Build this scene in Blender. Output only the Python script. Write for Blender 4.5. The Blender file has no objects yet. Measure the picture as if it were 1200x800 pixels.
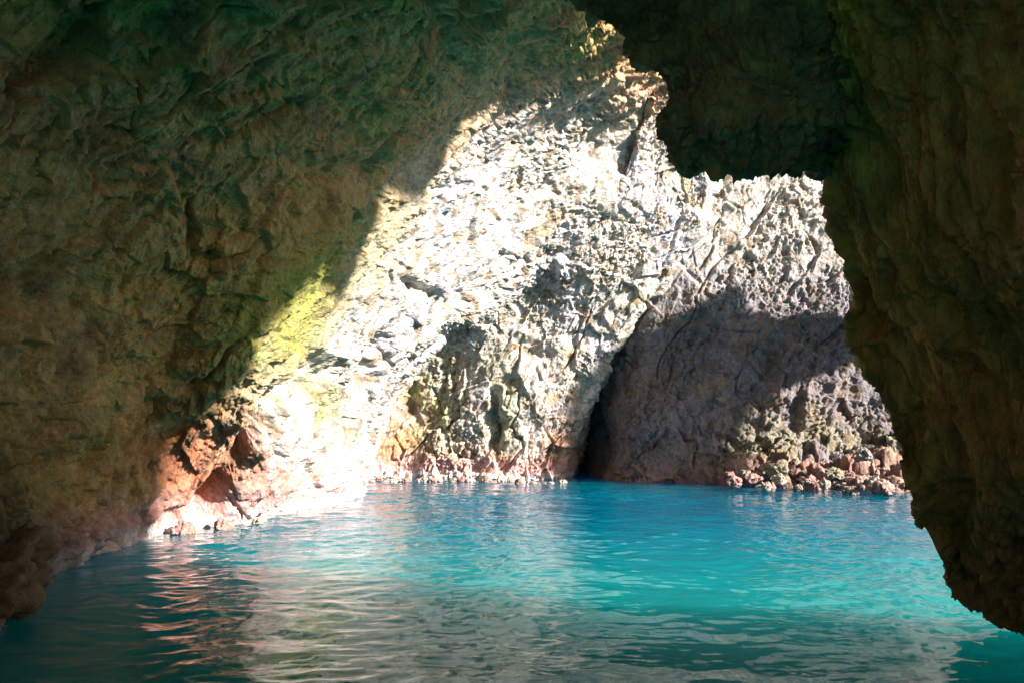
import bpy, math, random
import numpy as np

# ---------------------------------------------------------------- basics
sc = bpy.context.scene
COL = sc.collection
rng = np.random.default_rng(7)
random.seed(7)
FPX, H, PITCH = 900.0, 2.0, math.atan(90.0 / 900.0)
CAM = np.array([0.0, 0.0, H])
SUN = np.array([0.77, -0.48, 0.40]); SUN /= np.linalg.norm(SUN)     # direction towards the sun


def at(px, py, d):
    """a point of the cave d metres ahead, seen at (px, py) of the survey picture"""
    px, py, d = np.broadcast_arrays(np.asarray(px, float), np.asarray(py, float), np.asarray(d, float))
    X = (px - 600) / FPX; Y = (400 - py) / FPX
    dy = math.cos(PITCH) - Y * math.sin(PITCH)
    dz = math.sin(PITCH) + Y * math.cos(PITCH)
    k = d / dy
    return np.stack([X * k, d + 0 * k, H + dz * k], -1)


def tag(o, label=None, cat=None, group=None, kind=None):
    if label: o['label'] = label
    if cat: o['category'] = cat
    if group: o['group'] = group
    if kind: o['kind'] = kind
    return o


# ---------------------------------------------------------------- noise
GR = rng.normal(size=(256, 3)).astype(np.float32); GR /= np.linalg.norm(GR, axis=1, keepdims=True)
GR *= 1.5


def ihash(ix, iy, iz, seed=0):
    with np.errstate(over='ignore'):
        h = (ix.astype(np.uint32) * np.uint32(374761393)) ^ (iy.astype(np.uint32) * np.uint32(668265263)) \
            ^ (iz.astype(np.uint32) * np.uint32(2246822519)) ^ np.uint32((seed * 3266489917) & 0xffffffff)
        h ^= h >> np.uint32(15); h *= np.uint32(2246822519); h ^= h >> np.uint32(13)
        h *= np.uint32(3266489917); h ^= h >> np.uint32(16)
    return h


def perlin(Q, seed=0):
    i = np.floor(Q).astype(np.int32); f = (Q - i).astype(np.float32)
    u = f * f * f * (f * (f * 6 - 15) + 10)
    out = 0
    for dx in (0, 1):
        wx = u[:, 0] if dx else 1 - u[:, 0]
        for dy in (0, 1):
            wy = u[:, 1] if dy else 1 - u[:, 1]
            for dz in (0, 1):
                wz = u[:, 2] if dz else 1 - u[:, 2]
                g = GR[ihash(i[:, 0] + dx, i[:, 1] + dy, i[:, 2] + dz, seed) & np.uint32(255)]
                out = out + wx * wy * wz * (g[:, 0] * (f[:, 0] - dx) + g[:, 1] * (f[:, 1] - dy) + g[:, 2] * (f[:, 2] - dz))
    return out


def fbm(Q, octs=4, seed=0, gain=0.5, ridged=False):
    a, s, tot = 1.0, 0.0, 0.0
    for k in range(octs):
        n = perlin(Q * (2.03 ** k) + 17.3 * k, seed + k)
        if ridged: n = 1 - 2.2 * np.abs(n)
        s = s + a * n; tot += a; a *= gain
    return s / tot


def worley(Q, seed=0, tilt=False):
    i = np.floor(Q).astype(np.int32); f = (Q - i).astype(np.float32)
    n = len(Q)
    F1 = np.full(n, 9, np.float32); F2 = np.full(n, 9, np.float32); ID = np.zeros(n, np.uint32); VX = np.zeros((n, 3), np.float32)
    for dx in (-1, 0, 1):
        for dy in (-1, 0, 1):
            for dz in (-1, 0, 1):
                h = ihash(i[:, 0] + dx, i[:, 1] + dy, i[:, 2] + dz, seed)
                vx = dx + (h & np.uint32(1023)).astype(np.float32) / 1023 - f[:, 0]
                vy = dy + ((h >> np.uint32(10)) & np.uint32(1023)).astype(np.float32) / 1023 - f[:, 1]
                vz = dz + ((h >> np.uint32(20)) & np.uint32(1023)).astype(np.float32) / 1023 - f[:, 2]
                d = vx * vx + vy * vy + vz * vz
                m = d < F1
                F2 = np.where(m, F1, np.minimum(F2, d)); ID = np.where(m, h, ID); F1 = np.where(m, d, F1)
                VX[m] = np.stack([vx[m], vy[m], vz[m]], -1)
    if tilt: return (VX * GR[(ID >> np.uint32(9)) & np.uint32(255)]).sum(1) / 1.5, np.sqrt(F2) - np.sqrt(F1)
    return np.sqrt(F1), np.sqrt(F2), ((ID * np.uint32(2654435761)) >> np.uint32(8)).astype(np.float32) / 2 ** 24


def facets(Q, seed):
    """tilted flat chips of broken rock, softened at the joints"""
    t, e = worley(Q, seed, True)
    return t * sm(0, 0.05, e)


def cracks(Q, seed, w=0.035):
    """long open joints: the zero lines of a slow noise, broken into lengths"""
    n = perlin(Q * 0.55, seed) + 0.12 * perlin(Q * 2.5, seed + 1)
    return -np.exp(-(n / w) ** 2) * sm(-0.05, 0.25, perlin(Q * 0.4 + 31, seed + 2))


def sm(a, b, x):
    t = np.clip((x - a) / (b - a), 0, 1)
    return t * t * (3 - 2 * t)


# ---------------------------------------------------------------- thin-plate depth maps (on inverse depth: planes stay planes)
def tps(ctrl):
    c = np.array(ctrl, float); x = c[:, :2] / 300.0; w = 1 / c[:, 2]
    n = len(c)
    def U(r2): return 0.5 * r2 * np.log(r2 + 1e-9)
    r2 = ((x[:, None] - x[None]) ** 2).sum(-1)
    A = np.zeros((n + 3, n + 3)); A[:n, :n] = U(r2) + 1e-3 * np.eye(n)
    A[:n, n] = 1; A[:n, n + 1:] = x; A[n, :n] = 1; A[n + 1:, :n] = x.T
    s = np.linalg.solve(A, np.r_[w, 0, 0, 0])
    def f(px, py):
        sh = np.shape(px); q = np.stack([np.ravel(px), np.ravel(py)], -1) / 300.0
        v = s[n] + q @ s[n + 1:]
        for k in range(n):
            v = v + s[k] * U(((q - x[k]) ** 2).sum(-1))
        return (1 / np.clip(v, 1 / 60.0, 1 / 2.0)).reshape(sh)
    return f


def curve(pts, t):
    """piecewise linear-ish smooth curve through pts at parameters t (0..1, chord length)"""
    p = np.array(pts, float)
    L = np.r_[0, np.cumsum(np.linalg.norm(np.diff(p, axis=0), axis=1))]; L /= L[-1]
    return np.stack([np.interp(t, L, p[:, k]) for k in range(p.shape[1])], -1)


def blur_u(P, n, it=2):
    for _ in range(it):
        Q = P.copy()
        for k in range(1, n + 1):
            Q += np.roll(P, k, 1) + np.roll(P, -k, 1)
        Q /= 2 * n + 1
        Q[:, :n] = P[:, :n]; Q[:, -n:] = P[:, -n:]
        P = Q
    return P


def normals(P, towards=None):
    N = np.cross(np.gradient(P, axis=1), np.gradient(P, axis=0))
    N /= np.linalg.norm(N, axis=-1, keepdims=True) + 1e-9
    if towards is not None:
        if np.mean(((towards - P) * N).sum(-1) > 0) < 0.5: N = -N
    return N


def grid_mesh(name, P, C, mat, flip=False, keep=None):
    nv, nu = P.shape[:2]
    idx = np.arange(nv * nu).reshape(nv, nu)
    q = np.stack([idx[:-1, :-1], idx[:-1, 1:], idx[1:, 1:], idx[1:, :-1]], -1).reshape(-1, 4)
    if keep is not None:
        q = q[keep[:-1, :-1].ravel()]
        used, inv = np.unique(q.ravel(), return_inverse=True)
        return raw_mesh(name, P.reshape(-1, 3)[used], inv.reshape(-1, 4), C.reshape(-1, 3)[used], mat)
    if flip: q = q[:, ::-1]
    return raw_mesh(name, P.reshape(-1, 3), q, None if C is None else C.reshape(-1, 3), mat)


def raw_mesh(name, V, q, C, mat, smooth=True):
    me = bpy.data.meshes.new(name)
    k = q.shape[1]
    me.vertices.add(len(V)); me.vertices.foreach_set('co', np.ascontiguousarray(V, np.float32).ravel())
    me.loops.add(q.size); me.loops.foreach_set('vertex_index', np.ascontiguousarray(q, np.int32).ravel())
    me.polygons.add(len(q)); me.polygons.foreach_set('loop_start', np.arange(0, q.size, k, dtype=np.int32))
    me.polygons.foreach_set('loop_total', np.full(len(q), k, np.int32))
    me.polygons.foreach_set('use_smooth', np.full(len(q), smooth, bool))
    if C is not None:
        a = me.color_attributes.new('tint', 'FLOAT_COLOR', 'POINT')
        a.data.foreach_set('color', np.c_[C, np.ones(len(C))].astype(np.float32).ravel())
    me.materials.append(mat)
    me.update(calc_edges=True)
    o = bpy.data.objects.new(name, me); COL.objects.link(o)
    return o


# ---------------------------------------------------------------- materials
def rock_mat(name, scale=1.0, bump=1.0, rough=0.85, stretch=(1, 1, 1)):
    m = bpy.data.materials.new(name); m.use_nodes = True
    nt = m.node_tree; N, L = nt.nodes, nt.links
    b = N['Principled BSDF']; b.inputs['Roughness'].default_value = rough
    b.inputs['Specular IOR Level'].default_value = 0.3
    at_ = N.new('ShaderNodeAttribute'); at_.attribute_name = 'tint'
    tc = N.new('ShaderNodeTexCoord'); mp = N.new('ShaderNodeMapping'); mp.inputs['Scale'].default_value = stretch
    L.new(tc.outputs['Object'], mp.inputs['Vector'])
    def noise(s, det, r=0.6):
        n = N.new('ShaderNodeTexNoise'); n.inputs['Scale'].default_value = s * scale
        n.inputs['Detail'].default_value = det; n.inputs['Roughness'].default_value = r
        L.new(mp.outputs['Vector'], n.inputs['Vector']); return n.outputs['Fac']
    def ramp(src, lo, hi, a, c):
        r = N.new('ShaderNodeMapRange'); r.inputs['From Min'].default_value = lo; r.inputs['From Max'].default_value = hi
        r.inputs['To Min'].default_value = a; r.inputs['To Max'].default_value = c
        L.new(src, r.inputs['Value']); return r.outputs['Result']
    v1 = ramp(noise(9, 6), 0.3, 0.7, 0.72, 1.25)
    v2 = ramp(noise(55, 4), 0.3, 0.7, 0.8, 1.2)
    mu = N.new('ShaderNodeMath'); mu.operation = 'MULTIPLY'; L.new(v1, mu.inputs[0]); L.new(v2, mu.inputs[1])
    mx = N.new('ShaderNodeVectorMath'); mx.operation = 'SCALE'
    hs = N.new('ShaderNodeMix'); hs.data_type = 'RGBA'; hs.blend_type = 'MULTIPLY'; hs.inputs[7].default_value = (1.25, 0.82, 0.55, 1)
    L.new(ramp(noise(5.5, 7, 0.7), 0.48, 0.66, 0, 0.75), hs.inputs[0]); L.new(at_.outputs['Color'], hs.inputs[6])
    h2 = N.new('ShaderNodeMix'); h2.data_type = 'RGBA'; h2.blend_type = 'MULTIPLY'; h2.inputs[7].default_value = (0.62, 0.72, 0.62, 1)
    L.new(ramp(noise(7.3, 7, 0.7), 0.5, 0.66, 0, 0.8), h2.inputs[0]); L.new(hs.outputs[2], h2.inputs[6])
    L.new(h2.outputs[2], mx.inputs[0]); L.new(mu.outputs[0], mx.inputs['Scale'])
    L.new(mx.outputs[0], b.inputs['Base Color'])
    vo = N.new('ShaderNodeTexVoronoi'); vo.inputs['Scale'].default_value = 14 * scale
    L.new(mp.outputs['Vector'], vo.inputs['Vector'])
    b1 = N.new('ShaderNodeBump'); b1.inputs['Strength'].default_value = 0.9 * bump; b1.inputs['Distance'].default_value = 0.05 / scale
    L.new(noise(22, 8, 0.65), b1.inputs['Height'])
    b2 = N.new('ShaderNodeBump'); b2.inputs['Strength'].default_value = 0.35 * bump; b2.inputs['Distance'].default_value = 0.05 / scale
    L.new(vo.outputs['Distance'], b2.inputs['Height']); L.new(b1.outputs[0], b2.inputs['Normal'])
    L.new(b2.outputs[0], b.inputs['Normal'])
    return m


M_ROCK = rock_mat('pitted_rock', 1.0, 1.0)
M_SLANT = rock_mat('eroded_rock', 1.0, 0.9)
M_FLUTE = rock_mat('fluted_rock', 1.2, 1.0, stretch=(1, 1, 0.45))
M_STONE = rock_mat('boulder_rock', 1.6, 0.8)


def mixc(C, col, w):
    return C * (1 - w[..., None]) + np.array(col) * w[..., None]


def blob(px, py, cx, cy, rx, ry, ang=0.0):
    a = math.radians(ang); dx, dy = px - cx, py - cy
    u = dx * math.cos(a) + dy * math.sin(a); v = -dx * math.sin(a) + dy * math.cos(a)
    return np.exp(-((u / rx) ** 2 + (v / ry) ** 2))


# a frame whose first axis runs up the slope of the cave (bedding / wash direction)
SL = at(600, 100, 16) - at(200, 590, 13.5); SL /= np.linalg.norm(SL)
S2 = np.cross(SL, [0, 1, 0.2]); S2 /= np.linalg.norm(S2); S3 = np.cross(SL, S2)
RS = np.stack([SL, S2, S3], 1)


def disp_slant(P):
    """scoops, slabs and pits washed along the slope"""
    Q = (P @ RS) * np.array([0.62, 1, 1])
    w = np.stack([fbm(P * 1.3 + 5, 2, 11), fbm(P * 1.3 + 9, 2, 12), fbm(P * 1.3 + 3, 2, 13)], -1)
    Q = Q + 0.10 * w
    d = 0.42 * fbm(Q * 0.5, 3, 1)
    d += 0.26 * facets(Q * 0.8, 2)
    F1, F2, h = worley(Q * 1.25, 3)
    d -= 0.30 * np.where(h > 0.70, np.exp(-(F1 / 0.30) ** 2), 0)
    d += 0.16 * facets(Q * 2.0, 4)
    F1, F2, h = worley(Q * 3.4, 5)
    d -= 0.10 * np.where(h > 0.66, np.exp(-(F1 / 0.34) ** 2), 0)
    d += 0.09 * facets(Q * 4.6, 15)
    d += 0.22 * cracks(Q * np.array([0.8, 1.1, 1.1]), 161)
    d += 0.035 * facets(Q * 11, 14)
    d += 0.07 * fbm(Q * 2.6, 5, 31, gain=0.6)
    return d


def disp_pitted(P, k=1.0):
    """sharp honeycombed conglomerate: folds, chips, cracks and holes, rough in some places and scoured in others"""
    Q = (P @ RS) * np.array([0.66, 1, 1]) * k
    w = np.stack([fbm(P * 1.6 + 5, 3, 41), fbm(P * 1.6 + 9, 3, 42), fbm(P * 1.6 + 3, 3, 43)], -1)
    Q = Q + 0.08 * w
    m = 0.35 + 0.95 * sm(-0.22, 0.28, perlin((P @ RS) * np.array([0.3, 0.6, 0.6]) + 3.7, 46) + 0.35 * perlin(P * 1.7, 47))
    d = 0.36 * fbm(Q * 0.5, 3, 44) + 0.42 * perlin(Q * np.array([0.16, 0.5, 0.5]) + 8.1, 45)
    d += 0.26 * facets(Q * 0.9, 25) + 0.42 * facets(Q * 0.36, 24) + 0.3 * cracks(Q * np.array([0.6, 0.9, 0.9]), 165, 0.03)
    d += 0.17 * facets(Q * 2.1, 26) * (0.4 + 0.6 * m)
    F1, F2, h = worley(Q * 2.6, 6)
    d -= 0.15 * np.where(h > 0.74, np.exp(-(F1 / 0.34) ** 2), 0)
    d += 0.10 * facets(Q * 4.4, 27) * m
    F1, F2, h = worley(Q * 5.5, 7)
    d -= 0.15 * np.where(h > 0.64, np.exp(-(F1 / 0.34) ** 2), 0) * m
    d += 0.05 * facets(Q * 9.5, 28) * m
    F1, F2, h = worley(Q * 10.5, 17)
    d -= 0.075 * np.where(h > 0.65, np.exp(-(F1 / 0.36) ** 2), 0) * m
    d += 0.07 * fbm(Q * 2.4, 5, 51, gain=0.62)
    return d / k


def disp_flute(P):
    """drip-like vertical flutes broken by ragged holes"""
    w = np.stack([fbm(P * 0.8 + 5, 3, 61), fbm(P * 0.8 + 9, 3, 62), fbm(P * 0.8 + 3, 3, 63)], -1)
    Q = (P + 0.10 * w) * np.array([1, 1, 0.36])
    d = 0.32 * fbm(Q * 0.8, 3, 64)
    d += 0.16 * facets(Q * 1.3, 68)
    F1, F2, h = worley(Q * 2.6, 8)
    d -= 0.18 * np.where(h > 0.66, np.exp(-(F1 / 0.36) ** 2), 0)
    d += 0.12 * facets(Q * 3.4, 69)
    d += 0.07 * facets(Q * 7.5, 70)
    F1, F2, h = worley(Q * 9, 9)
    d -= 0.06 * np.where(h > 0.6, np.exp(-(F1 / 0.36) ** 2), 0)
    d += 0.035 * facets(Q * 18, 72)
    d += 0.09 * fbm(Q * 2.8, 5, 66, gain=0.62)
    return d


def n1(P, s, seed):
    return fbm(P.reshape(-1, 3) * s, 4, seed).reshape(P.shape[:-1])


def axis(segs):
    """concatenated sampling: [(a, b, n), ...]"""
    out = []
    for a, b, n in segs:
        out.append(np.linspace(a, b, n, endpoint=False))
    out.append([segs[-1][1]])
    return np.concatenate(out)


# ================================================================= LEFT WALL + BUTTRESS (one continuous rock surface, two objects)
EDGE = [(418, 700), (420, 580), (430, 540), (452, 470), (520, 392), (600, 352), (665, 308), (725, 230), (765, 110), (775, 0), (780, -250), (700, -900)]
LEFT = [(-250, 1150), (-300, 880), (-320, 700), (-330, 540), (-330, 400), (-330, 300), (-320, 200), (-300, 60), (-280, -60), (-260, -160), (-250, -380), (-200, -1000)]
EDGE2 = [(655, 700), (661, 568), (670, 530), (692, 465), (745, 376), (792, 318), (832, 258), (838, 190), (840, 100), (840, 0), (840, -250), (800, -900)]
TT = np.array([0, .08, .13, .22, .33, .42, .50, .60, .74, .86, .93, 1.0])
tv = axis([(0.04, .08, 14), (.08, .86, 640), (.86, .93, 40), (.93, 1.0, 14)])
def along(C, t):
    C = np.array(C, float); return np.stack([np.interp(t, TT, C[:, 0]), np.interp(t, TT, C[:, 1])], -1)

ctrlL = [(-300, 900, 4.3), (-330, 600, 4.8), (-330, 300, 4.8), (-320, 0, 4.4), (-250, -400, 3.9), (-200, -900, 3.0),
         (0, 900, 6.8), (0, 715, 8.0), (0, 600, 8.3), (0, 400, 8.1), (0, 200, 7.5), (0, 0, 6.8), (0, -300, 5.4), (50, 675, 9.7),
         (185, 624, 13.4), (200, 500, 12.9), (200, 300, 10.9), (200, 100, 8.8), (200, -50, 7.6), (200, -400, 6.0),
         (330, 602, 16.1), (330, 540, 14.6), (330, 450, 13.2), (300, 300, 11.6), (415, 581, 19.8), (400, 660, 19.6), (420, 540, 19.8), (400, 480, 17.9), (400, 400, 16.2), (400, 300, 14.2), (400, 200, 12.6),
         (400, 100, 11.0), (400, 0, 9.6), (450, 290, 15.7), (600, 110, 17.2), (370, 540, 16.8), (490, 395, 19.8), (520, 300, 18.8),
         (600, 352, 24.2), (665, 308, 23.9), (600, 230, 21.3), (725, 230, 23.4), (700, 150, 22.2), (765, 110, 22.0), (740, 60, 19.0), (640, 50, 15.5),
         (600, 0, 12.0), (500, 0, 10.6), (700, 0, 14.0), (775, 0, 18.0), (780, -250, 11), (500, -300, 8.0), (700, -900, 5), (300, -900, 4)]
ctrlB = [(425, 700, 26), (655, 700, 25.6), (430, 558, 26.0), (560, 560, 25.8), (645, 563, 25.7), (661, 566, 25.8), (440, 530, 26.0), (470, 460, 26.0), (505, 425, 25.6),
         (560, 480, 25.5), (600, 430, 25.2), (625, 480, 25.3), (545, 412, 25.3), (600, 398, 25.0), (525, 388, 25.0), (600, 352, 24.5), (665, 308, 24.0), (610, 372, 25.0), (655, 380, 25.0), (650, 425, 25.3),
         (690, 440, 25.5), (670, 520, 25.7), (645, 500, 25.6), (700, 360, 24.7), (745, 376, 24.9), (760, 300, 24.5), (725, 230, 23.4), (765, 110, 22.0), (832, 258, 24.7),
         (880, 190, 24.4), (940, 100, 25), (960, 0, 25), (775, 0, 18.0), (780, -250, 11), (980, -250, 22), (1000, -900, 12), (700, -900, 6)]
fL, fB = tps(ctrlL), tps(ctrlB)

# column sampling: outside the frame coarse, inside fine
e1, lf, e2 = along(EDGE, tv), along(LEFT, tv), along(EDGE2, tv)
sA = axis([(0, .22, 30), (.22, 1.0, 720)])
A = lf[:, None] + (e1 - lf)[:, None] * sA[None, :, None]
dA = fL(A[..., 0], A[..., 1]); PA = at(A[..., 0], A[..., 1], dA)
NF = 60
sB = axis([(0, 1, 330)])
B = e1[:, None] + (e2 - e1)[:, None] * sB[None, :, None]
dB = fB(B[..., 0], B[..., 1]); PB = at(B[..., 0], B[..., 1], dB)
ff = np.linspace(0, 1, NF + 2)[1:-1]
PF = PA[:, -1:, :] + (PB[:, :1, :] - PA[:, -1:, :]) * ff[None, :, None]
# back of the buttress: turns away into the dark cleft
NR = 60
fr = np.linspace(0, 1, NR + 1)[1:]
PR = PB[:, -1:, :] + fr[None, :, None] ** 0.8 * np.array([1.2, 7.0, 0.2])
PX = np.concatenate([A[..., 0], np.repeat(A[:, -1:, 0], NF, 1), B[..., 0], np.repeat(B[:, -1:, 0], NR, 1)], 1)
PY = np.concatenate([A[..., 1], np.repeat(A[:, -1:, 1], NF, 1), B[..., 1], np.repeat(B[:, -1:, 1], NR, 1)], 1)
G = np.concatenate([PA, PF, PB, PR], 1)
G = blur_u(G, 7, 3)
N = normals(G, CAM)
flat = G.reshape(-1, 3)
nA, nF, nB = PA.shape[1], NF, PB.shape[1]
# how honeycombed the rock is: washed smooth near, sharp beyond the ridge
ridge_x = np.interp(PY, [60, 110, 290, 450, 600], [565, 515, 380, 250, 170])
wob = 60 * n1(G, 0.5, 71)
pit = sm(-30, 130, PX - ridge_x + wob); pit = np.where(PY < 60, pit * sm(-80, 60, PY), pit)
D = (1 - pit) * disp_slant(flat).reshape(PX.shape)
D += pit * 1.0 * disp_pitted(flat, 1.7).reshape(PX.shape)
D *= sm(3, 8, np.linalg.norm(G - CAM, axis=-1)) * 0.5 + 0.5
# the deep slanting gully on the pink foot and the hollow on the near wall
def gully(px, py, x0, y0, x1, y1, w):
    d = np.array([x1 - x0, y1 - y0], float); ln = np.hypot(*d); d /= ln
    t = ((px - x0) * d[0] + (py - y0) * d[1]); s = (px - x0) * -d[1] + (py - y0) * d[0]
    return np.exp(-(s / w) ** 2) * sm(-10, 25, t) * sm(-10, 25, ln - t)
wx = PX + 14 * n1(G, 1.6, 77)
isA = np.arange(PX.shape[1])[None, :] < nA
gul = 0.75 * gully(wx, PY, 262, 555, 385, 412, 10) + 0.7 * gully(wx, PY, 232, 615, 262, 560, 9) + 0.5 * gully(wx, PY, 350, 500, 395, 420, 9)
gul += 0.55 * gully(wx, PY, 418, 460, 452, 395, 12) + 0.4 * gully(wx, PY, 470, 330, 520, 352, 7)
gul += 0.8 * blob(wx, PY, 75, 555, 28, 45) + 0.45 * blob(wx, PY, 435, 212, 45, 22, -30) + 0.4 * blob(wx, PY, 235, 120, 28, 14, -35) + 0.35 * blob(wx, PY, 530, 45, 26, 38)
gul += 0.3 * blob(wx, PY, 330, 150, 55, 14, -30) + 0.3 * blob(wx, PY, 60, 350, 40, 40)
isB = np.arange(PX.shape[1])[None, :] >= nA + nF
gB = 0.55 * gully(wx, PY, 577, 455, 580, 535, 7) + 0.4 * gully(wx, PY, 600, 400, 645, 420, 9) + 0.35 * gully(wx, PY, 500, 430, 470, 490, 8)
D -= np.where(isA, gul, 0) + np.where(isB, gB, 0)
G2 = G + N * D[..., None]
# stain map, with light and shade painted into its pale zone
c1, c2, c3, c4 = n1(G, 0.5, 81), n1(G, 1.3, 82), n1(G, 3.0, 83), n1(G, 0.9, 84)
Z = G2[..., 2]
C = np.ones(PX.shape + (3,)) * np.array([0.44, 0.25, 0.10])
C = mixc(C, (0.48, 0.22, 0.10), sm(330, 80, PY) * 0.7)
C = mixc(C, (0.37, 0.255, 0.08), sm(-0.1, 0.35, c1))
C = mixc(C, (0.50, 0.29, 0.115), sm(0.05, 0.35, c2) * 0.8)
C = mixc(C, (0.17, 0.10, 0.07), sm(0.1, 0.4, -c2) * 0.7)
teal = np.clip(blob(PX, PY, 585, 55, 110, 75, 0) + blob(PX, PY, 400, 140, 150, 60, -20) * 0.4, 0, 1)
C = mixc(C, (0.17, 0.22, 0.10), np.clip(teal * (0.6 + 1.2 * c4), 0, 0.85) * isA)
pale = np.where(isA, pit, 1.0) * sm(50, 190, PY)  # pale where sunlit; the upward fade paints the dimming towards the roof
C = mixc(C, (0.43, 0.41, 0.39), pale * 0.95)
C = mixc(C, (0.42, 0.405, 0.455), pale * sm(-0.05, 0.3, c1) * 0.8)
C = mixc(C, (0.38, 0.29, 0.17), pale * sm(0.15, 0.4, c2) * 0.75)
yg = np.clip(1.25 * blob(PX, PY, 325, 375, 110, 55, -50) + 0.35 * blob(PX, PY, 440, 262, 80, 30, -35) + 0.6 * blob(PX, PY, 385, 470, 30, 45), 0, 1) * isA
C = mixc(C, (0.23, 0.235, 0.055), np.clip(yg * (0.95 + 0.9 * c4), 0, 0.95))
pk = np.clip(1.2 * blob(PX, PY, 245, 540, 62, 75, -60) + 0.9 * blob(PX, PY, 280, 585, 70, 35) + 0.5 * blob(PX, PY, 120, 640, 70, 28, -25), 0, 1) * isA
C = mixc(C, (0.34, 0.13, 0.07), np.clip(pk * (0.9 + 0.9 * c4), 0, 0.95))
ygb = blob(PX, PY, 500, 480, 40, 70, 20) + 0.6 * blob(PX, PY, 590, 470, 25, 70)
C = mixc(C, (0.40, 0.38, 0.17), np.clip(ygb * (0.7 + 1.2 * c4), 0, 0.85) * isB)
orb = 1.1 * blob(PX, PY, 455, 525, 36, 45) + 0.8 * blob(PX, PY, 570, 550, 90, 22) + 0.7 * blob(PX, PY, 655, 530, 20, 55)
C = mixc(C, (0.46, 0.21, 0.10), np.clip(orb * (0.75 + 1.2 * c2), 0, 0.9) * isB)
C = mixc(C, (0.17, 0.12, 0.07), pale * sm(0.12, 0.3, n1(G, 2.2, 85)) * 0.75)
C = mixc(C, (0.12, 0.11, 0.10), pale * sm(0.2, 0.36, n1(G, 4.5, 86)) * 0.7)
foot = sm(0.95, 0.25, Z + 0.35 * c2)
C = mixc(C, (0.52, 0.30, 0.29), foot * np.where(PX < 60, 0.4, 0.85))
C = mixc(C, (0.66, 0.58, 0.55), sm(0.32, 0.12, Z + 0.12 * c3) * np.where(PX < 60, 0.25, 0.8))
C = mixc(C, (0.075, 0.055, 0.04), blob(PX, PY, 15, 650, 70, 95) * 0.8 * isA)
C *= (1 + 0.35 * c3)[..., None]
C = np.clip(C, 0.02, 0.8)
cut = nA + 8
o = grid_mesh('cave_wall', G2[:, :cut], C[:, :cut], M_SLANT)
tag(o, 'huge sloping cave wall at left, olive brown above and pink at the waterline', 'rock wall')
def inside(px, py, poly):
    r = np.zeros(px.shape, bool)
    for (x0, y0), (x1, y1) in zip(poly, poly[1:] + poly[:1]):
        r ^= ((y0 > py) != (y1 > py)) & (px < (x1 - x0) * (py - y0) / (y1 - y0 + 1e-9) + x0)
    return r
alc = inside(wx, PY + 10 * n1(G, 1.4, 78), [(424, 720), (430, 545), (452, 465), (500, 422), (545, 398), (600, 384), (638, 402), (652, 450), (648, 520), (645, 720)]) & isB
alc = alc[:, cut - 1:]
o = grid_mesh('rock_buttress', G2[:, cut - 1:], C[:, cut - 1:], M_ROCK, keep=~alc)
tag(o, 'sunlit pale pitted buttress arching over a shallow alcove beside the dark cleft', 'rock buttress')
a = grid_mesh('alcove', G2[:, cut - 1:], C[:, cut - 1:], M_ROCK, keep=alc)
a.parent = o; a['label'] = 'shallow alcove with yellow green and rusty rock face'

# ================================================================= FAR WALL
ctrlF = [(560, 700, 31), (560, 400, 31), (640, 560, 31), (640, 430, 31), (678, 560, 30.5), (684, 480, 30), (704, 560, 25.9), (710, 480, 26.3), (735, 420, 26.2), (700, 700, 25),
         (780, 566, 24.6), (870, 571, 23.7), (960, 574, 22.6), (1050, 576, 21.6), (1050, 700, 21), (760, 360, 25.8), (800, 440, 25.3), (870, 340, 25.6), (870, 450, 25.1), (980, 400, 25.4),
         (950, 520, 24.6), (950, 470, 24.9), (1040, 535, 24.3), (1040, 480, 25.0), (900, 250, 25.9), (980, 220, 26.2), (820, 260, 25.8), (900, 100, 26), (900, -200, 26), (1050, -200, 26), (700, -200, 26), (1050, 300, 26), (1150, 450, 25.5), (1300, 400, 26), (1300, 600, 22.5), (1300, 0, 26)]
fF = tps(ctrlF)
ux = axis([(600, 660, 20), (660, 1060, 400), (1060, 1300, 50)]); vy = axis([(640, 585, 10), (585, 195, 380), (195, -200, 50)])
X, Y = np.meshgrid(ux, vy)
P = at(X, Y, fF(X, Y)); N = normals(P, CAM)
low = sm(430, 540, Y) * sm(800, 880, X)
D = 1.1 * disp_pitted(P.reshape(-1, 3), 1.6).reshape(X.shape)
F1, F2, h = worley(P.reshape(-1, 3) * 1.5 + 3.3, 15)
blk = ((h - 0.35) * 0.7 + 0.35 * (0.6 - F1)).reshape(X.shape)
F1, F2, h = worley(P.reshape(-1, 3) * 3.6 + 1.3, 16)
blk += ((h - 0.4) * 0.3 + 0.15 * (0.6 - F1)).reshape(X.shape)
D = D * (1 - 0.6 * low) + low * blk
D += 0.2 * sm(535, 575, Y) * sm(820, 900, X)
D *= 1 - 0.25 * sm(830, 740, X)
D -= D[60:-60, 60:-60].mean()
P2 = P + N * D[..., None]
c1, c2, c3, c4 = n1(P, 0.5, 91), n1(P, 1.3, 92), n1(P, 3.0, 93), n1(P, 0.9, 94)
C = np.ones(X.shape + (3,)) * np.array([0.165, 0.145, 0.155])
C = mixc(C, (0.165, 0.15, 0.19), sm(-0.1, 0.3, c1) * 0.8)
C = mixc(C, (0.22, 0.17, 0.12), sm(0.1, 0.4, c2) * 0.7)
C = mixc(C, (0.50, 0.48, 0.44), sm(400, 250, Y) * 0.7)  # pale above where sunlit; dark tone below painted to deepen the shade
C = mixc(C, (0.15, 0.11, 0.07), sm(0.12, 0.3, n1(P, 2.2, 95)) * 0.7)
C = mixc(C, (0.25, 0.24, 0.13), np.clip(0.7 * sm(460, 540, Y) * sm(800, 870, X) * (0.5 + 1.6 * c4), 0, 0.8))
C = mixc(C, (0.33, 0.19, 0.165), np.clip(sm(530, 560, Y) * (0.75 + 0.9 * c2), 0, 0.9))
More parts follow.
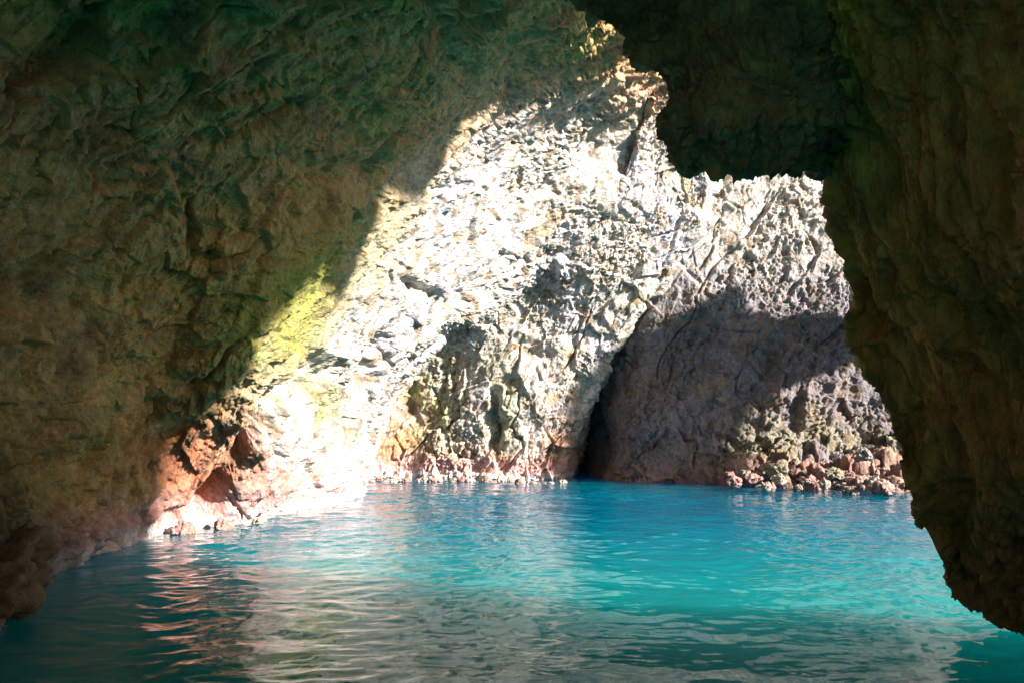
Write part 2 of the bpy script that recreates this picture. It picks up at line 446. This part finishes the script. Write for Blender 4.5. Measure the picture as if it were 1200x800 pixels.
C = mixc(C, (0.12, 0.10, 0.09), sm(790, 700, X) * sm(380, 460, Y) * 0.6)  # lower left darkened in the colour to strengthen its shade
C *= (1 + 0.4 * c3)[..., None]
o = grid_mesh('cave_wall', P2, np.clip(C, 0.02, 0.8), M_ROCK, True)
tag(o, 'grey back wall of the cave, sunlit above and in deep shade lower down', 'rock wall')

# ================================================================= RIGHT PILLAR
E3 = [(1330, 900, 6.2), (1235, 775, 6.9), (1200, 742, 7.3), (1166, 728, 7.6), (1148, 706, 7.9), (1098, 683, 8.5), (1087, 640, 8.9), (1062, 592, 9.2), (1037, 545, 9.5), (1033, 480, 9.7), (1006, 430, 9.9),
      (990, 400, 10.0), (987, 300, 10.2), (979, 220, 10.4), (968, 100, 10.2), (955, 0, 9.8), (930, -300, 7.5), (900, -900, 4.5)]
L3 = np.array(E3, float); arc = np.r_[0, np.cumsum(np.hypot(*np.diff(L3[:, :2], axis=0).T))]
tq = axis([(0, arc[1], 20), (arc[1], arc[15], 760), (arc[15], arc[17], 60)])
ex = np.interp(tq, arc, L3[:, 0]); ey = np.interp(tq, arc, L3[:, 1])
ctrlP = E3 + [(1150, 600, 8.1), (1200, 600, 7.5), (1200, 400, 7.5), (1200, 200, 7.5), (1200, 0, 7.1), (1050, 200, 9.3), (1050, 400, 9.2), (1100, 500, 8.7), (1060, 50, 8.7),
              (1400, 800, 5.6), (1400, 400, 5.6), (1400, 0, 5.3), (2000, 1100, 3.1), (2000, 400, 3.1), (2000, -700, 2.5), (3400, 1300, 2.1), (3400, 500, 2.1), (3400, -1000, 1.9)]
fP0 = tps(ctrlP)
def fP(px, py): return fP0(px, py) * (1 - (0.31 + 0.09 * sm(420, 200, py)) * sm(740, 560, py))
ry = np.interp(tq, [0, arc[2], arc[5], arc[15], arc[17]], [1300, 1000, 800, -120, -1000])
sA = axis([(0, .10, 260), (.10, 1, 70)])
X = ex[:, None] + (3400 - ex)[:, None] * sA[None]; Y = ey[:, None] + (ry - ey)[:, None] * sA[None]
PA = at(X, Y, fP(X, Y))
fr = np.linspace(0, 1, 71)[1:]
rim = fr[None, :, None] ** 1.3 * np.array([5.5, -4.2, 0.0]) + np.sqrt(fr)[None, :, None] * np.array([0.8, 0.25, 0.0])
PR = PA[:, :1] + rim
P = np.concatenate([PR[:, ::-1], PA], 1); P = blur_u(P, 5, 2)
X = np.concatenate([np.repeat(X[:, :1], 70, 1), X], 1); Y = np.concatenate([np.repeat(Y[:, :1], 70, 1), Y], 1)
N = normals(P, CAM)
D = disp_flute(P.reshape(-1, 3)).reshape(X.shape) * 0.8
D += 0.22 * sm(470, 300, Y)
D -= 0.4 * blob(X, Y, 1010, 355, 18, 30) + 0.35 * blob(X, Y, 1110, 600, 26, 40) + 0.3 * blob(X, Y, 1060, 190, 14, 30)
P2 = P + N * D[..., None]
c1, c2, c3, c4 = n1(P * np.array([1, 1, .4]), 0.9, 101), n1(P * np.array([1, 1, .22]), 2.6, 102), n1(P * np.array([1, 1, .2]), 7.0, 103), n1(P, 0.8, 104)
C = np.ones(X.shape + (3,)) * np.array([0.50, 0.22, 0.065])
C = mixc(C, (0.50, 0.27, 0.065), sm(-0.1, 0.3, c1) * 0.9)
C = mixc(C, (0.72, 0.46, 0.10), np.clip(sm(1080, 1030, X) * sm(350, 200, Y) * (0.7 + c2), 0, 0.85))  # golden moss, made brighter in place of bounced light at the edge
C = mixc(C, (0.19, 0.15, 0.05), sm(0.05, 0.3, c4) * 0.7)
C = mixc(C, (0.16, 0.06, 0.03), sm(0.1, 0.35, -c2) * 0.6)
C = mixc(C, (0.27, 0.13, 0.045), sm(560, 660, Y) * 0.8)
C *= (1 + 0.55 * c3)[..., None]
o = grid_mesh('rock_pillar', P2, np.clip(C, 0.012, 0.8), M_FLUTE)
tag(o, 'dark brown fluted rock pillar overhanging the water at the right side', 'rock pillar')

# ================================================================= LOW CEILING WITH ITS LIP
vv = axis([(0, 230, 200), (230, 800, 40)])
uu = axis([(0, .62, 220), (.62, 1, 60)])
xl = np.interp(vv, [0, 8, 22, 40, 100, 150, 190, 290, 700, 800], [806, 788, 774, 768, 764, 718, 655, 520, 180, 100])
X = xl[:, None] + (1120 - xl)[:, None] * uu[None]
lip = np.interp(X, [100, 770, 800, 860, 930, 978, 1120], [180, 184, 204, 198, 209, 214, 222])
Y = lip - vv[:, None]
ctrlK = [(768, 186, 13.0), (860, 205, 13.0), (970, 217, 12.2), (1120, 220, 10.8), (800, 110, 11.8), (900, 110, 11.0), (1000, 110, 10.0), (1120, 100, 9.0), (700, 0, 12.4), (764, 80, 12.4), (850, 0, 9.6), (1000, 0, 8.4),
         (800, -200, 7.0), (1000, -200, 6.4), (560, -100, 9.9), (200, -400, 5.4), (100, -600, 4.0), (1120, -400, 4.8), (1120, -600, 4), (600, -600, 4.2)]
fK0 = tps(ctrlK)
def fK(px, py): return fK0(px, py) * (1 - 0.545 * sm(-250, 150, py)) * (1 + 0.22 * sm(930, 1010, px))
PA = at(X, Y, fK(X, Y))
# rim behind the lip (rows) and behind the free left edge (columns)
fr = np.linspace(0, 1, 51)[1:]
PRr = PA[:1] + fr[:, None, None] ** 1.4 * np.array([0, 0.15, 2.2]) + np.sqrt(fr)[:, None, None] * np.array([0, 0.25, 0])
P = np.concatenate([PRr[::-1], PA], 0)
PRc = P[:, :1] + np.sqrt(fr)[None, :, None] * np.array([0.1, 0.4, 0]) + (fr ** 1.4)[None, :, None] * np.array([0.4, 0.1, 0.8])
P = np.concatenate([PRc[:, ::-1], P], 1)
P = blur_u(P, 4, 2); P = blur_u(P.transpose(1, 0, 2), 4, 2).transpose(1, 0, 2)
N = normals(P, CAM)
D = 0.3 * n1(P, 0.9, 115) + 0.75 * disp_flute(P.reshape(-1, 3)[:, [0, 2, 1]]).reshape(P.shape[:2]) + 0.12 * disp_pitted(P.reshape(-1, 3)).reshape(P.shape[:2])
P2 = P + N * D[..., None]
c1, c2, c3 = n1(P, 0.7, 111), n1(P, 2.0, 112), n1(P, 5.0, 113)
C = np.ones(P.shape) * np.array([0.27, 0.15, 0.075])
C = mixc(C, (0.17, 0.14, 0.075), sm(0, 0.3, c1) * 0.8)
C = mixc(C, (0.40, 0.25, 0.09), sm(0.05, 0.35, c2) * 0.7)
C *= (1 + 0.5 * c3)[..., None]
o = grid_mesh('rock_overhang', P2, np.clip(C, 0.012, 0.8), M_FLUTE, True)
tag(o, 'dark rock overhang hanging from the roof above the bright gap', 'rock overhang')

# ================================================================= REST OF THE CAVE ROUND THE CAMERA, HEADLAND ABOVE, ADDED LIGHT BLOCKERS
def shell():
    ys = np.linspace(3.6, -5.0, 70); th = np.linspace(-0.25, math.pi + 0.25, 120)
    T, YY = np.meshgrid(th, ys)
    k = 0.85 + 0.15 * np.sqrt(np.clip(1 - (np.clip(-YY, 0, 9.0) / 9.0) ** 2, 0.0, 1))      # narrows to an opening behind, added to let in fill light
    P = np.stack([6.0 * k * np.cos(T), YY, -0.3 + 8.6 * k * np.sin(T)], -1)
    N = normals(P, CAM)
    D = 1.1 * fbm(P.reshape(-1, 3) * 0.5, 4, 121) + 0.35 * disp_flute(P.reshape(-1, 3))
    P2 = P + N * D.reshape(T.shape)[..., None]
    c = n1(P, 0.8, 122)
    C = mixc(np.ones(P.shape) * np.array([0.17, 0.125, 0.07]), (0.10, 0.11, 0.06), sm(-0.1, 0.3, c))
    o = grid_mesh('cave_chamber', P2, C, M_FLUTE)
    tag(o, kind='structure')
shell()


def ico(sub):
    t = (1 + 5 ** .5) / 2
    v = [(-1, t, 0), (1, t, 0), (-1, -t, 0), (1, -t, 0), (0, -1, t), (0, 1, t), (0, -1, -t), (0, 1, -t), (t, 0, -1), (t, 0, 1), (-t, 0, -1), (-t, 0, 1)]
    f = [(0, 11, 5), (0, 5, 1), (0, 1, 7), (0, 7, 10), (0, 10, 11), (1, 5, 9), (5, 11, 4), (11, 10, 2), (10, 7, 6), (7, 1, 8), (3, 9, 4), (3, 4, 2), (3, 2, 6), (3, 6, 8), (3, 8, 9), (4, 9, 5), (2, 4, 11), (6, 2, 10), (8, 6, 7), (9, 8, 1)]
    v = [np.array(p) / np.linalg.norm(p) for p in v]
    for _ in range(sub):
        mid, g = {}, []
        def m(a, b):
            k = (min(a, b), max(a, b))
            if k not in mid:
                p = v[a] + v[b]; v.append(p / np.linalg.norm(p)); mid[k] = len(v) - 1
            return mid[k]
        for a, b, c in f:
            ab, bc, ca = m(a, b), m(b, c), m(c, a)
            g += [(a, ab, ca), (b, bc, ab), (c, ca, bc), (ab, bc, ca)]
        f = g
    return np.array(v), np.array(f, np.int32)


def superell(v, e):
    """push a unit sphere towards a box"""
    m = (np.abs(v) ** e).sum(1) ** (1 / e)
    return v / m[:, None]


V6, F6 = ico(6)
V4, F4 = ico(4)


def rock_mass(name, c, r, e, amp, col, mat=M_ROCK, fine=0.5, seed=0):
    V = superell(V6, e) * np.array(r)
    n = V6 / np.array(r); n /= np.linalg.norm(n, axis=1, keepdims=True)
    W = V + np.array(c)
    d = amp * fbm(W * 0.4, 4, 131 + seed) + fine * disp_pitted(W, 0.8)
    W = W + n * d[:, None]
    cn = fbm(W * 0.9, 3, 133)
    C = np.ones(W.shape) * np.array(col) * (1 + 0.5 * cn)[:, None]
    return raw_mesh(name, W, F6, np.clip(C, .02, .8), mat)


hill = rock_mass('unseen_rock', (-5.2, 0.0, 10.5), (11.0, 10.7, 3.0), 5, 0.6, (0.2, 0.19, 0.1))
tag(hill, kind='structure')
leak_block = rock_mass('unseen_rock', (5.3, 2.1, 8.3), (2.4, 3.4, 2.3), 5, 0.3, (0.2, 0.19, 0.1))  # added out of view to stop sun leaking over the pillar
tag(leak_block, kind='structure')
sun_block_high = rock_mass('unseen_rock', (5.0, 10.4, 12.3), (1.6, 1.2, 1.6), 4, 0.2, (0.2, 0.19, 0.1), fine=0.2)  # unseen block added to shade the top of the wall
tag(sun_block_high, kind='structure')
sun_block_low = rock_mass('unseen_rock', (2.2, 10.2, 9.4), (2.1, 0.8, 1.5), 4, 0.15, (0.2, 0.19, 0.1), fine=0.2)  # unseen lump added to cut stray sun on the left wall
tag(sun_block_low, kind='structure')
hill2 = rock_mass('unseen_rock', (-13.5, 17, 8.0), (7.0, 17, 9.0), 5, 0.8, (0.2, 0.19, 0.1))
tag(hill2, kind='structure')

sky_block_top = rock_mass('unseen_rock', (0.0, 22, 20.0), (10.0, 10.5, 4.5), 5, 0.6, (0.2, 0.19, 0.1))  # roof added above the outer chamber to shut out sky and darken it
tag(sky_block_top, kind='structure')
sky_block_side = rock_mass('unseen_rock', (24, 34, 4.0), (9.0, 9.0, 13.0), 4, 0.8, (0.2, 0.19, 0.1))  # outer cliff added out of view to limit sky fill on the back wall
tag(sky_block_side, kind='structure')

# unseen rock slab added outside the frame, shaped to shadow the back wall
SHADE = [(655, 592), (672, 470), (730, 390), (800, 372), (868, 338), (905, 372), (945, 368), (1000, 380), (1045, 385), (1040, 430), (1000, 425), (960, 440), (915, 452), (880, 475), (845, 520), (832, 560), (825, 590)]
XB = 13.5
sp = []
for px, py in SHADE:
    q = at(px, py, min(25.5, float(fF(np.array([px]), np.array([py]))[0])))
    t = (XB - q[0]) / SUN[0]; q = q + SUN * t
    sp.append((q[1], q[2]))
sp = np.array(sp)
print('bridge profile', np.round(sp, 1).tolist())


def slab(name, prof, x0, x1, col):
    """solid with a (y, z) outline and thickness in x, outline resampled and roughened"""
    p = np.vstack([prof, prof[:1]]); L = np.r_[0, np.cumsum(np.linalg.norm(np.diff(p, axis=0), axis=1))]
    s = np.linspace(0, L[-1], 260, endpoint=False)
    o = np.stack([np.interp(s, L, p[:, 0]), np.interp(s, L, p[:, 1])], -1)
    cen = o.mean(0)
    # sections: cap centre -> rounded -> full -> rounded -> cap centre
    ks = np.r_[np.sin(np.linspace(0, np.pi / 2, 24)), np.ones(26), np.sin(np.linspace(np.pi / 2, 0, 24))]
    xs = np.r_[np.full(24, x0) + 0.35 * (1 - np.cos(np.linspace(0, np.pi / 2, 24))), np.linspace(x0 + .35, x1 - .35, 26), x1 - 0.35 * (1 - np.cos(np.linspace(np.pi / 2, 0, 24)))]
    P = np.stack([np.stack([np.full(260, x), cen[0] + k * (o[:, 0] - cen[0]), cen[1] + k * (o[:, 1] - cen[1])], -1) for k, x in zip(ks, xs)])
    P = np.concatenate([P, P[:, :1]], 1)
    W = P.reshape(-1, 3); d = np.stack([perlin(W * 1.1, 141), perlin(W * 1.1 + 9, 142), perlin(W * 1.1 + 4, 143)], -1) * 0.25
    d += np.stack([perlin(W * 3.1, 144), perlin(W * 3.1 + 9, 145), perlin(W * 3.1 + 4, 146)], -1) * 0.12
    W = W + d
    C = np.ones(W.shape) * np.array(col) * (1 + 0.5 * fbm(W * 1.2, 3, 147))[:, None]
    return grid_mesh(name, W.reshape(P.shape), C.reshape(P.shape), M_ROCK)


o = slab('shade_caster', sp, XB - 0.6, XB + 0.6, (0.3, 0.27, 0.22))
tag(o, 'rugged rock slab added out of view to shade the back wall', 'rock bridge')

# ================================================================= BOULDERS
def boulder_mesh(seed, r, col, flatk=0.7):
    V = superell(V4, 2.0 + 0.5 * (seed % 3)) * np.array([1, 0.85, flatk])
    W = V + seed * 7.7
    d = 0.5 * facets(W * 0.9, seed) + 0.3 * facets(W * 2.0, seed + 1) + 0.25 * fbm(W * 1.0, 3, seed) + 0.12 * facets(W * 4.5, seed + 2)
    n = V4
    P = (V + n * d[:, None]) * r
    C = np.ones(P.shape) * np.array(col) * (1 + 0.5 * fbm(W * 2.5, 3, seed + 3))[:, None]
    return P, np.clip(C, .02, .8)


def boulder(px, py, d, r, seed, col, label, group, flatk=0.7, z=None, name='boulder'):
    P, C = boulder_mesh(seed, r, col, flatk)
    a = seed * 1.7; R = np.array([[math.cos(a), -math.sin(a), 0], [math.sin(a), math.cos(a), 0], [0, 0, 1]])
    o = raw_mesh(name, P @ R.T, F4, C, M_STONE)
    q = at(px, py, d); o.location = (q[0], q[1], q[2] if z is None else z)
    return tag(o, label, 'boulder', group)


PINK, TAN, GREYR, MOSSY = (0.30, 0.185, 0.165), (0.33, 0.28, 0.24), (0.22, 0.20, 0.195), (0.21, 0.19, 0.135)
GRP = 'boulders along the foot of the back wall'
big = [(1030, 566, 20.6, .42, TAN, 'pale tan boulder at the right end of the shoreline heap'),
       (1003, 560, 21.0, .36, PINK, 'large pink boulder next to the pale tan end boulder'),
       (976, 553, 21.4, .36, MOSSY, 'mossy brown boulder sitting behind the pink shoreline boulders'),
       (946, 560, 21.5, .34, PINK, 'pink boulder at the middle of the far waterline heap'),
       (912, 547, 22.0, .38, MOSSY, 'mossy brown boulder at the left of the heap under the back wall'),
       (1012, 530, 21.6, .36, GREYR, 'grey boulder on top of the heap next to the pillar edge'),
       (880, 556, 22.2, .32, PINK, 'leftmost large pink boulder of the far shoreline heap')]
for k, (px, py, d, r, c, lab) in enumerate(big):
    boulder(px, py + 3, d, r * 0.6, 3 + k * 2, c, lab, GRP)
rr = random.Random(5)
for k in range(32):
    px = 850 + 205 * rr.random() ** 0.8
    d = 20.0 + 1.9 * rr.random() + (1050 - px) * 0.006
    z = rr.uniform(-0.02, 0.16) + 0.14 * (d - 20)
    q = ((px - 600) / 900 * d, d, z)
    o = boulder(0, 0, 1, rr.uniform(.08, .20), 40 + k, [PINK, PINK, (0.22, 0.17, 0.155), TAN][k % 4], 'small rough rock in the heap along the foot of the back wall', 'small rocks in the shoreline heap', z=z, name='shore_rock')
    o.location = q; o['category'] = 'rock'
for k in range(22):
    px = 432 + 232 * (k + rr.random()) / 22
    d = 24.9 - 0.2 * rr.random() - (0.6 if px > 600 else 0)
    o = boulder(0, 0, 1, rr.uniform(.07, .15), 100 + k, [TAN, PINK, (0.5, .42, .4)][k % 3], 'small pinkish rock at the waterline below the alcove', 'small rocks below the alcove', z=0.02, name='shore_rock')
    o.location = ((px - 600) / 900 * d, d, rr.uniform(-.03, .06)); o['category'] = 'rock'
for k, (px, py, r, lab) in enumerate([(215, 617, .30, 'pink rock at the waterline below the slanting gully'), (300, 604, .26, 'pale rock at the waterline under the pink slope'), (262, 612, .3, 'rounded pink rock between two others at the slope foot')]):
    d = 1800 / (py - 486)
    boulder(px, py, d, r * 0.6, 200 + k, [PINK, TAN, PINK][k], lab, 'rocks at the foot of the left wall', z=0.03)
boulder(-8, 695, 8.1, .5, 301, (0.2, 0.12, 0.065), 'dark brown boulder at the water edge in the left foreground', None, 1.1, z=0.35)

# ================================================================= WATER, SEABED
def water():
    xs = np.r_[-3000, -800, -250, -90, -40, -22, axis([(-14, -9, 30), (-9, 13, 620), (13, 20, 40)]), 30, 60, 140, 400, 1000, 3000]
    t = np.linspace(0, 1, 620)
    ys = np.r_[-3000, -600, -150, -50, -20, -9, -4, axis([(-1, 4.5, 40)])[:-1], 4.5 * (31 / 4.5) ** t, 34, 40, 60, 120, 300, 900, 3000]
    X, Y = np.meshgrid(xs, ys)
    W = np.stack([X.ravel(), Y.ravel(), np.zeros(X.size)], -1)
    wv = np.stack([fbm(W * 0.5, 2, 151), fbm(W * 0.5 + 7, 2, 152), np.zeros(len(W))], -1)
    Q = (W + 0.5 * wv) * np.array([0.72, 1.0, 1.0])
    calm = 0.45 + 0.75 * sm(-0.25, 0.35, fbm(W * 0.33, 2, 158))
    z = 0.030 * fbm(Q * 0.9, 2, 153) + calm * (0.034 * fbm(Q * 2.1, 2, 154, ridged=False) + 0.017 * perlin(Q * 5.2, 155) + 0.0065 * perlin(Q * 11.5, 156))
    z = z.reshape(X.shape) * sm(40, 16, np.hypot(X, Y - 14))
    P = np.stack([X, Y, z], -1)
    nv, nu = X.shape
    idx = np.arange(nv * nu).reshape(nv, nu)
    q = np.stack([idx[:-1, :-1], idx[:-1, 1:], idx[1:, 1:], idx[1:, :-1]], -1).reshape(-1, 4)
    rimi = np.concatenate([idx[0, :], idx[1:, -1], idx[-1, -2::-1], idx[-2:0:-1, 0]])
    V = P.reshape(-1, 3); Bt = V[rimi].copy(); Bt[:, 2] = -7.0
    n0 = len(V); j = np.arange(len(rimi)); jn = (j + 1) % len(rimi)
    qs = np.stack([rimi[jn], rimi[j], n0 + j, n0 + jn], -1)
    # bottom: one grid between opposite rims
    V = np.vstack([V, Bt])
    bot = {}
    c4 = [n0, n0 + nu - 1, n0 + nu - 1 + nv - 1, n0 + 2 * (nu - 1) + nv - 1]
    me = bpy.data.meshes.new('water')
    loops = np.concatenate([q.ravel(), qs.ravel(), (n0 + j)[::-1]])
    starts = np.r_[np.arange(0, (len(q) + len(qs)) * 4, 4), (len(q) + len(qs)) * 4]
    tot = np.r_[np.full(len(q) + len(qs), 4), len(rimi)]
    me.vertices.add(len(V)); me.vertices.foreach_set('co', V.astype(np.float32).ravel())
    me.loops.add(len(loops)); me.loops.foreach_set('vertex_index', loops.astype(np.int32))
    me.polygons.add(len(starts)); me.polygons.foreach_set('loop_start', starts.astype(np.int32)); me.polygons.foreach_set('loop_total', tot.astype(np.int32))
    sf = np.ones(len(starts), bool); sf[len(q):] = False
    me.polygons.foreach_set('use_smooth', sf)
    me.update(calc_edges=True)
    o = bpy.data.objects.new('water', me); COL.objects.link(o); tag(o, kind='structure')
    m = bpy.data.materials.new('turquoise_water'); m.use_nodes = True
    nt = m.node_tree; Nn, L = nt.nodes, nt.links
    b = Nn['Principled BSDF']
    b.inputs['Roughness'].default_value = 0.02; b.inputs['IOR'].default_value = 1.333
    b.subsurface_method = 'RANDOM_WALK'
    b.inputs['Subsurface Weight'].default_value = 1.0
    b.inputs['Subsurface Radius'].default_value = (0.35, 1.0, 1.1)
    b.inputs['Subsurface Scale'].default_value = 8.0
    # green over the shallow near basin, blue over the deep pool
    geo = Nn.new('ShaderNodeNewGeometry'); sx = Nn.new('ShaderNodeSeparateXYZ'); L.new(geo.outputs['Position'], sx.inputs[0])
    mr = Nn.new('ShaderNodeMapRange'); mr.interpolation_type = 'SMOOTHSTEP'
    mr.inputs['From Min'].default_value = 6.0; mr.inputs['From Max'].default_value = 18.0
    L.new(sx.outputs['Y'], mr.inputs['Value'])
    mx = Nn.new('ShaderNodeMix'); mx.data_type = 'RGBA'
    mx.inputs[6].default_value = (0.004, 0.66, 0.62, 1); mx.inputs[7].default_value = (0.001, 0.47, 0.86, 1)
    L.new(mr.outputs[0], mx.inputs[0]); L.new(mx.outputs[2], b.inputs['Base Color'])
    tc = Nn.new('ShaderNodeTexCoord'); nz = Nn.new('ShaderNodeTexNoise'); nz.inputs['Scale'].default_value = 9; nz.inputs['Detail'].default_value = 3
    L.new(tc.outputs['Object'], nz.inputs['Vector'])
    bp = Nn.new('ShaderNodeBump'); bp.inputs['Strength'].default_value = 0.12; bp.inputs['Distance'].default_value = 0.03
    L.new(nz.outputs['Fac'], bp.inputs['Height']); L.new(bp.outputs[0], b.inputs['Normal'])
    dk = Nn.new('ShaderNodeBsdfPrincipled'); dk.inputs['Base Color'].default_value = (0.0, 0.012, 0.014, 1)
    dk.inputs['Roughness'].default_value = 0.02; dk.inputs['IOR'].default_value = 1.333; L.new(bp.outputs[0], dk.inputs['Normal'])
    ms = Nn.new('ShaderNodeMixShader')
    mf = Nn.new('ShaderNodeMapRange'); mf.inputs['To Min'].default_value = 0.66; mf.inputs['To Max'].default_value = 0.80  # less dark mix nearby stands in for light scattered within the water
    b.inputs['Specular IOR Level'].default_value = 0.5; dk.inputs['Specular IOR Level'].default_value = 0.5
    L.new(mr.outputs[0], mf.inputs['Value']); L.new(mf.outputs[0], ms.inputs[0])
    L.new(b.outputs[0], ms.inputs[1]); L.new(dk.outputs[0], ms.inputs[2]); L.new(ms.outputs[0], Nn['Material Output'].inputs['Surface'])
    me.materials.append(m)
water()

mb = bpy.data.materials.new('sea_sand'); mb.use_nodes = True
nz = mb.node_tree.nodes.new('ShaderNodeTexNoise'); nz.inputs['Scale'].default_value = 0.8
cr = mb.node_tree.nodes.new('ShaderNodeValToRGB'); cr.color_ramp.elements[0].color = (0.2, .17, .12, 1); cr.color_ramp.elements[1].color = (0.4, .36, .28, 1)
mb.node_tree.links.new(nz.outputs['Fac'], cr.inputs['Fac']); mb.node_tree.links.new(cr.outputs[0], mb.node_tree.nodes['Principled BSDF'].inputs['Base Color'])
o = raw_mesh('seabed', np.array([(-3200, -3200, -7.5), (3200, -3200, -7.5), (3200, 3200, -7.5), (-3200, 3200, -7.5)], float), np.array([[0, 1, 2, 3]]), None, mb)
tag(o, kind='structure')

# ================================================================= LIGHT, CAMERA
w = bpy.data.worlds.new('World'); sc.world = w; w.use_nodes = True
nt = w.node_tree
sky = nt.nodes.new('ShaderNodeTexSky'); sky.sky_type = 'NISHITA'; sky.sun_disc = False
el = math.asin(SUN[2]); sky.sun_elevation = el; sky.sun_rotation = math.atan2(SUN[0], SUN[1])
bg = nt.nodes['Background']; bg.inputs['Strength'].default_value = 0.05
nt.links.new(sky.outputs[0], bg.inputs['Color'])
ld = bpy.data.lights.new('sun', 'SUN'); ld.energy = 5.0; ld.angle = math.radians(2.0); ld.color = (1.0, 0.955, 0.90)
lo = bpy.data.objects.new('sun', ld); COL.objects.link(lo)
from mathutils import Vector
lo.rotation_euler = Vector(-SUN).to_track_quat('-Z', 'Y').to_euler(); lo.location = (20, -10, 20)

cd = bpy.data.cameras.new('camera'); cd.lens = FPX * 36 / 1200; cd.clip_end = 6000; cd.clip_start = 0.05
co = bpy.data.objects.new('camera', cd); COL.objects.link(co)
co.location = CAM; co.rotation_euler = (math.pi / 2 + PITCH, 0, 0)
sc.camera = co

sc.view_settings.view_transform = 'Standard'; sc.view_settings.look = 'None'
sc.view_settings.exposure = 1.85; sc.view_settings.gamma = 1.0
cy = sc.cycles
cy.max_bounces = 12; cy.diffuse_bounces = 8; cy.glossy_bounces = 4
cy.caustics_reflective = False; cy.caustics_refractive = False
cy.use_denoising = True
cy.sample_clamp_indirect = 8.0
